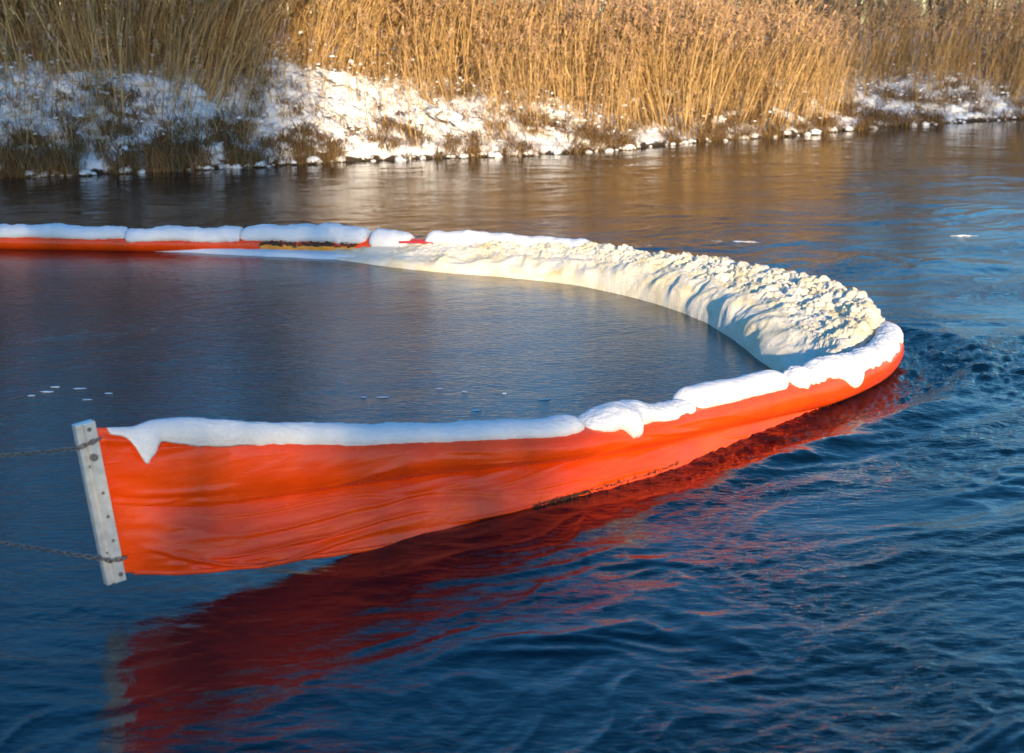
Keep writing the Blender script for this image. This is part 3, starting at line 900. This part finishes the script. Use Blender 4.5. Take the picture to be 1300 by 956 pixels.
def build_chains():
    pile_xy = None
    o = BP[0]
    # both chains run to a pile whose distance is that of the plate
    dpl = np.linalg.norm(o)
    tgt = ray(-420, 600); k = o[1] / tgt[1] * 1.02
    anchor = np.array([0, 0, CAM_H]) + tgt * k
    LV, LF = link_mesh()
    def chain(p0, wrap, p1, sag, label):
        n = 60; q = np.linspace(0, 1, n)[:, None]
        main = p0 + (p1 - p0) * q; main[:, 2] -= sag * 4 * q[:, 0] * (1 - q[:, 0])
        P = np.vstack([wrap, main])
        L = np.concatenate([[0], np.cumsum(np.linalg.norm(np.diff(P, axis=0), axis=1))])
        s = np.arange(0, L[-1], 0.029)
        C = np.stack([np.interp(s, L, P[:, c]) for c in range(3)], 1)
        b = Bag()
        for i in range(len(C) - 1):
            d = C[i + 1] - C[i]; d /= np.linalg.norm(d)
            sd = np.cross(d, [0, 0, 1.0]); sd /= np.linalg.norm(sd); nu = np.cross(sd, d)
            if i % 2: sd, nu = (sd + nu) / 1.414, (nu - sd) / 1.414
            else: sd, nu = (sd - nu) / 1.414, (nu + sd) / 1.414
            b.add(C[i] + LV[:, :1] * d + LV[:, 1:2] * sd + LV[:, 2:] * nu, LF)
        V, F = b.get()
        tag(mesh_np('mooring_chain', V, F, M['steel']), label, 'chain')
    w1 = np.array([plate_at(-.004, 1.005, .046), plate_at(-.07, .995, .046)])
    chain(plate_at(-.110, .985, .036), w1, anchor + np.array([0.1, 0, 0.02]), 0.03, 'steel chain wrapped round the top of the pale metal end plate')
    w2 = np.array([plate_at(0.006, .30, .05), plate_at(-.07, .31, .048)])
    chain(plate_at(-.110, .335, .036), w2, anchor + np.array([0.1, 0, -0.02]), 0.03, 'steel chain wrapped round the foot of the pale metal end plate')
    b = Bag(); z = np.linspace(-1.0, anchor[2] + .5, 10)
    P = np.stack([anchor[0] + 0.02 * np.sin(z), anchor[1] + 0 * z, z], 1)
    V, F = tube(np.vstack([P, P[-1:] + [0, 0, .001]]), np.concatenate([np.full(10, .11) + .006 * np.sin(z * 9), [0.001]]), 14); b.add(V, F)
    V, F = b.get()
    tag(mesh_np('mooring_pile', V, F, M['wood']), 'weathered round timber pile that holds both mooring chains', 'pile')
build_chains()

# ------------------------------------------------------------------ snow lying on the boom
def snow_on_boom(s0, s1, H, front, back, label, seed, drips=(), rough=0.2, ends=(0.12, 0.12), profile=None):
    """cap of snow over the sleeve between two arc lengths; front/back are angles from the top (deg)"""
    i = np.where((BS >= s0) & (BS <= s1))[0]
    s = BS[i]; L = s1 - s0
    t0, t1 = (s - s0) / ends[0], (s1 - s) / ends[1]
    e = np.sqrt(np.clip(1 - (1 - np.clip(t0, 0, 1)) ** 2, 0, 1)) * np.sqrt(np.clip(1 - (1 - np.clip(t1, 0, 1)) ** 2, 0, 1))
    h = np.full(len(s), H) * (1 + rough * 1.2 * fbm(s * 2.3 + seed, seed, 0, 3))
    if profile is not None: h = h * np.interp((s - s0) / L, profile[0], profile[1])
    h = np.maximum(h * e, 0.003)
    ff = np.radians(front * (1 + rough * 0.9 * fbm(s * 3.0 + seed, 3.3, 0, 3) + rough * 0.35 * fbm(s * 14, seed, 0, 2)))
    for ds, w, amt in drips:
        ff = ff + np.radians(amt) * np.exp(-(np.abs(s - s0 - ds) / w) ** 3.5) * (1 + 0.25 * fbm(s * 30, 2.0, 0, 2))
    ff = np.minimum(ff, math.radians(128)) * (0.35 + 0.65 * e)
    bb = np.radians(back) * (0.4 + 0.6 * e) * (1 + rough * 0.55 * fbm(s * 2.6 + seed, 7.7, 0, 3) + rough * 0.22 * fbm(s * 12, seed + 4, 0, 2))
    m = 34
    w = np.linspace(-1, 1, m)
    w = np.sign(w) * np.abs(w) ** 0.8
    ph = (ff[:, None] - bb[:, None]) / 2 + w[None] * (ff[:, None] + bb[:, None]) / 2
    a = np.maximum(FA[i], 0.085)[:, None]; b_ = FB[i][:, None]; zc = FZ[i][:, None]
    prof = (1 - np.abs(w) ** 3.2)[None] ** 0.5
    hh = h[:, None] * prof * (0.55 + 0.45 * np.cos(np.clip(ph, -1.5, 1.5)))
    I = np.repeat(i[:, None], m, 1)
    S = s[:, None]
    hh = hh * (1 + 0.35 * rough * fbm(S * 7, ph * 2.5, seed, 3)) + prof * 0.028 * rough * fbm(S * 22, ph * 7, seed + 2, 3)
    nx = np.sin(ph)
    No = a * nx + hh * nx * 0.75; Zo = zc + b_ * np.cos(ph) + hh * (0.35 + 0.65 * np.maximum(np.cos(ph), 0))
    Ni = a * nx * 0.93; Zi = zc + b_ * np.cos(ph) * 0.93
    Vo = boom_pt(I, No, Zo); Vi = boom_pt(I, Ni, Zi)
    V = np.concatenate([Vo, Vi[:, ::-1]], 1)
    n, mm = V.shape[:2]
    F = grid_faces(n, mm, wrap_m=True)
    V2 = V.reshape(-1, 3)
    # close both ends
    c0, c1 = V[0].mean(0), V[-1].mean(0)
    base = len(V2); V2 = np.vstack([V2, c0, c1])
    k = np.arange(mm); k2 = (k + 1) % mm
    F = np.vstack([F, np.stack([np.full(mm, base), k, k2, np.full(mm, base)], 1), np.stack([np.full(mm, base + 1), (n - 1) * mm + k2, (n - 1) * mm + k, np.full(mm, base + 1)], 1)])
    tris = np.vstack([F[:-2 * mm][:, [0, 1, 2]], F[:-2 * mm][:, [0, 2, 3]], F[-2 * mm:][:, [0, 1, 2]]])
    o = mesh_np('snow_cap', V2, tris, M['snow'])
    tag(o, label, 'snow', 'snow lying on the boom')
    return o

sN = lambda px: s_of(px, True)
sF = lambda px: s_of(px, False)
snow_on_boom(sN(162), sN(752), 0.076, 40, 60, 'long smooth snow ridge starting beside the metal end plate', 1.0,
             drips=[(sN(201) - sN(162), 0.07, 36), (sN(198) - sN(162), 0.035, 14)], rough=0.22, ends=(0.45, 0.15), profile=([0, .045, .075, .14, .5, 0.9, 1], [.12, .16, .75, 1.15, 1, .95, 1.15]))
snow_on_boom(sN(754), sN(886), 0.10, 50, 60, 'lumpy snow heap with a pointed drip on the orange boom', 5.0,
             drips=[(sN(803) - sN(754), 0.07, 38)], rough=0.45, ends=(0.2, 0.1), profile=([0, .2, .42, .62, .8, 1], [.6, 1, 1.25, .55, .4, .4]))
snow_on_boom(sN(887), sN(1001), 0.105, 44, 62, 'thick smooth slab of snow between two lumpy heaps', 9.0, rough=0.15, ends=(0.1, 0.18))
snow_on_boom(sN(1003), sN(1134) + 0.42, 0.082, 56, 46, 'ragged snow dripping over the outer bend of the boom', 13.0,
             drips=[(sN(1072) - sN(1003), 0.11, 34)], rough=0.6, ends=(0.2, 0.3), profile=([0, .15, .4, .55, .7, 1], [.8, 1.2, 1.1, .7, .8, .6]))
snow_on_boom(sF(775), sF(545), 0.13, 80, 75, 'white snow ridge on the boom behind the cream foam', 17.0, rough=0.35, ends=(0.5, 0.15))
snow_on_boom(sF(527), sF(474), 0.11, 80, 85, 'short low snow lump beside the red strap', 21.0, rough=0.3, ends=(0.3, 0.12))
snow_on_boom(sF(473), sF(308), 0.15, 75, 62, 'biggest rounded snow mound on the boom, above the yellow strip', 25.0, rough=0.4, ends=(0.16, 0.12), profile=([0, .3, .7, 1], [.9, 1.1, 1, .75]))
snow_on_boom(sF(312), sF(165), 0.105, 75, 66, 'snow mound hanging low over the orange sleeve next to the biggest mound', 29.0, rough=0.5, ends=(0.05, 0.06), profile=([0, .3, .6, 1], [1.1, .9, 1.1, .7]))
snow_on_boom(sF(167), sF(-40), 0.11, 75, 58, 'long even snow ridge on the boom run in tree shade', 33.0, rough=0.5, ends=(0.05, 0.1), profile=([0, .4, .7, 1], [.75, 1.05, .9, 1.1]))
snow_on_boom(sF(-41), sF(-300), 0.11, 75, 55, 'outermost snow ridge on the shaded boom run', 37.0, rough=0.15, ends=(0.1, 0.1))

# ------------------------------------------------------------------ frozen foam held in the bend
def build_foam():
    Ipx = [(395, 325), (430, 331), (500, 340), (560, 346), (640, 352), (720, 361), (800, 377), (870, 399), (920, 424), (952, 448), (978, 468), (1000, 484)]
    I3 = np.array([gp(*p)[:2] for p in Ipx])
    so = np.array([sF(392), sF(430), sF(500), sF(560), sF(640), sF(735), sF(850), sF(960), sF(1060), sF(1122), s_of(1128), s_of(1035)])
    hmax = np.array([.04, .14, .21, .28, .34, .39, .45, .49, .51, .49, .40, .20])
    Ic, Is, Ik = catmull(I3, 0.016)
    n = len(Is); s_out = np.interp(Is, Ik, so); H = np.interp(Is, Ik, hmax)
    j = np.clip(np.searchsorted(BS, s_out), 0, len(BS) - 1)
    over = np.interp(Is, Ik, [0, 0, .0, .0, .0, .06, .14, .17, .15, .06, -.15, -.16])
    Oc = BP[j] + BN[j] * over[:, None]
    for c in (0, 1):
        Oc[:, c] = np.convolve(np.pad(Oc[:, c], 20, mode='edge'), np.ones(41) / 41, 'valid')
    m = 190
    v = np.linspace(0, 1, m) ** 1.35
    W = np.linalg.norm(Oc - Ic, axis=1)
    D = (Oc - Ic) / W[:, None]
    x = v[None] * W[:, None]                                     # metres from the inner edge
    face = np.clip(x / 0.34, 0, 1)
    prof = 0.72 * (1 - (1 - face) ** 2.6) ** 0.6 + 0.28 * sstep(0.2, 1.0, v)[None]
    prof = prof * (1 - 0.45 * sstep(0.86, 1.0, v)[None])
    Z = H[:, None] * prof - 0.04
    P = np.concatenate([Ic[:, None, :] + D[:, None, :] * x[..., None], Z[..., None]], -1)
    du = np.gradient(P, axis=0); dv = np.gradient(P, axis=1)
    Nn = np.cross(du, dv); Nn /= np.linalg.norm(Nn, axis=2)[..., None] + 1e-9
    if Nn[..., 2].mean() < 0: Nn = -Nn
    # pillows pressed against each other along the water's edge, broken lumps on top
    S = Is[:, None]
    warp = 0.25 * fbm(S * 0.8, x * 1.2, 2.0, 2)
    pil = 1 - np.abs(perlin((S + warp) * 1.5, x * 1.7, 3.0)) * 1.7
    pil2 = 1 - np.abs(perlin((S + warp) * 3.2, x * 3.4, 6.0)) * 1.7
    big = fbm(P[..., 0] * 2.0, P[..., 1] * 2.0, P[..., 2] * 2.0, 2)
    bil = 1 - 2 * np.abs(perlin(P[..., 0] * 4.2 + 0.5 * big, P[..., 1] * 4.2, P[..., 2] * 4.2))
    bil2 = 1 - 2 * np.abs(perlin(P[..., 0] * 10, P[..., 1] * 10 + big, P[..., 2] * 10))
    fine = fbm(P[..., 0] * 24, P[..., 1] * 24, P[..., 2] * 24, 3, gain=0.65)
    topness = sstep(0.25, 0.8, x / 0.6) * sstep(0.1, 0.9, v)[None] ** 0.5
    rough_u = np.interp(Is, Ik, [0.1, .2, .35, .45, .6, .8, 1, 1.1, 1.15, 1, .8, .4])[:, None]
    lob = 1 - np.abs(perlin((S + warp) * 5.0, x * 4.0, 9.0)) * 1.9
    disp = 0.062 * (pil - 0.6) * (1 - 0.5 * topness) + 0.026 * (pil2 - 0.6) + 0.022 * (lob - 0.5) * (1 - topness) * sstep(0.03, 0.2, x)
    disp = disp + rough_u * (0.06 * big + (0.012 + 0.036 * topness) * bil + (0.003 + 0.026 * topness) * bil2 + (0.004 + 0.050 * topness) * fine)
    disp = disp * sstep(0.02, 0.3, H)[:, None] * (0.25 + 0.75 * sstep(0, 0.12, x))
    P = P + Nn * disp[..., None]
    F = grid_faces(n, m)
    if np.cross(du, dv)[..., 2].mean() < 0: F = F[:, ::-1]
    # underside skirt so that the mass is not a paper-thin sheet
    ring_in = P[:, 0].copy(); ring_in[:, 2] = -0.25; ring_out = P[:, -1].copy(); ring_out[:, 2] = -0.25
    V = P.reshape(-1, 3); b0 = len(V)
    V = np.vstack([V, ring_in, ring_out]); k = np.arange(n - 1)
    F2 = np.stack([k * m, k * m + m, b0 + k + 1, b0 + k], 1)[:, ::-1]
    F3 = np.stack([k * m + m - 1, b0 + n + k, b0 + n + k + 1, k * m + m + m - 1], 1)[:, ::-1]
    o = mesh_np('foam_bank', V, np.vstack([F, F2, F3]), M['foam'])
    tag(o, 'thick cream coloured foam frozen in lumps along the inside of the boom', 'foam')
build_foam()

# thin pale ice tongue at the tip of the foam, and the yellow strip above it
def build_tail():
    c = np.array([gp(px, py)[:2] for px, py in [(150, 318), (240, 321), (320, 325), (400, 329), (450, 331)]])
    C, s, k = catmull(c, 0.03); n = len(s)
    w = np.interp(s, k, [.03, .16, .26, .3, .2]) * (1 + .3 * fbm(s * 2, 1, 0, 2)); m = 12
    T = np.gradient(C, axis=0); T /= np.linalg.norm(T, axis=1)[:, None]; Nn = np.stack([-T[:, 1], T[:, 0]], 1)
    v = np.linspace(-1, 1, m)
    P = C[:, None] + Nn[:, None] * (w[:, None] * (v + 1.0)[None])[..., None]
    Z = 0.075 * np.sqrt(np.clip(1 - np.abs(v) ** 4, 0, 1))[None] * np.clip(w / .2, .2, 1)[:, None] - 0.012 + 0.01 * fbm(s[:, None] * 5, v[None] * 2, 3, 2)
    V = np.concatenate([P, Z[..., None]], -1)
    F = grid_faces(n, m)[:, ::-1]
    tag(mesh_np('ice_tongue', V.reshape(-1, 3), F, M['snow']), 'thin pale ice tongue floating below the yellow strip', 'ice')
    i = np.where((BS > sF(460)) & (BS < sF(335)))[0]
    ph = np.radians(np.linspace(-130, -82, 8))
    I = np.repeat(i[:, None], 8, 1)
    V = boom_pt(I, (FA[i][:, None] + .012) * np.sin(ph)[None], FZ[i][:, None] + (FB[i][:, None] + .012) * np.cos(ph)[None])
    mesh_np('yellow_strip', V.reshape(-1, 3), grid_faces(len(i), 8), M['yellow'], boom)
    # brown leaf litter caught above the strip
    rs = np.random.default_rng(8); b = Bag()
    for k in range(150):
        q = rs.choice(i); a = math.radians(rs.normal(-76, 6))
        p = boom_pt(q, (FA[q] + .02) * math.sin(a), FZ[q] + (FB[q] + .02) * math.cos(a))
        V, F = lump(k, rs.uniform(.015, .04), rs.uniform(.01, .02), rs.uniform(.008, .02), .6, 5); b.add(V + p, F)
    V, F = b.get()
    tag(mesh_np('leaf_litter', V, F, M['weed']), 'dark leaf litter caught under the biggest snow mound', 'litter', kind='stuff')
    # red strap at the joint
    j = np.where((BS > sF(562)) & (BS < sF(515)))[0][::3]
    P = boom_pt(j, -FA[j] - .03, FZ[j] + .12 + .01 * np.sin(np.arange(len(j)) * .7))
    mesh_np('strap', *tube(P, .016, 6), M['strap'], boom)
build_tail()

# ------------------------------------------------------------------ small floating things
def build_flecks():
    rs = np.random.default_rng(14)
    spots = [(70, 492), (82, 490), (101, 494), (104, 502), (111, 508), (108, 515), (60, 498), (125, 496), (138, 500),
             (448, 496), (462, 505), (478, 498), (486, 505), (492, 497), (558, 494), (566, 494), (590, 498), (591, 513), (604, 522), (600, 495), (690, 508), (745, 510), (40, 503), (20, 498),
             (640, 500), (660, 503)]
    for k, (x, y) in enumerate(spots[::2]):
        p = gp(x, y); sz = rs.uniform(0.008, 0.026)
        V, F = lump(k * 5.1, sz * rs.uniform(1, 3.5), sz, 0.007, 0.9, 7, 2)
        o = mesh_np('foam_fleck', V, F, M['snow']); o.location = (p[0], p[1], 0.004)
        tag(o, 'small white foam fleck drifting inside the boom', 'foam', 'foam flecks drifting inside the boom')
    for x, y, L, lb in [(930, 308, .26, 'white foam streak on open water beyond the foam bank'), (1222, 300, .14, 'thin foam streak on open water far from the boom')]:
        V, F = lump(x * 0.37, L, L * 0.3, .009, 2.2, 18, 3.6); p = gp(x, y)
        o = mesh_np('foam_streak', V, F, M['snow']); o.location = (p[0], p[1], 0.006); tag(o, lb, 'foam')
    # dark water weed snagged on the skirt
    def weed(px, n, size, label):
        i = int(np.searchsorted(BS, s_of(px))); b = Bag()
        for k in range(n):
            q = np.clip(i + rs.integers(-int(size * 40), int(size * 40) + 1), 2, len(BS) - 2)
            p = boom_pt(q, hem_n[q] * (crease[q] + .01) / max(crease[q] - hem_z[q], .1) + .035, 0.01)
            a = rs.uniform(0, 6.28); L = rs.uniform(.008, .035)
            e = p + np.array([math.cos(a) * L, math.sin(a) * L, rs.uniform(-.008, .02)])
            b.add(*tube([p, (p + e) / 2 + rs.normal(0, .008, 3), e], [.003, .003, .001], 4))
        V, F = b.get(); tag(mesh_np('water_weed', V, F, M['weed']), label, 'weed')
    weed(712, 260, .35, 'dark tuft of weed snagged where the skirt enters the water')
    weed(790, 150, .9, 'thin dark weed fringe trailing along the skirt past the tuft')
build_flecks()
print('scene built')
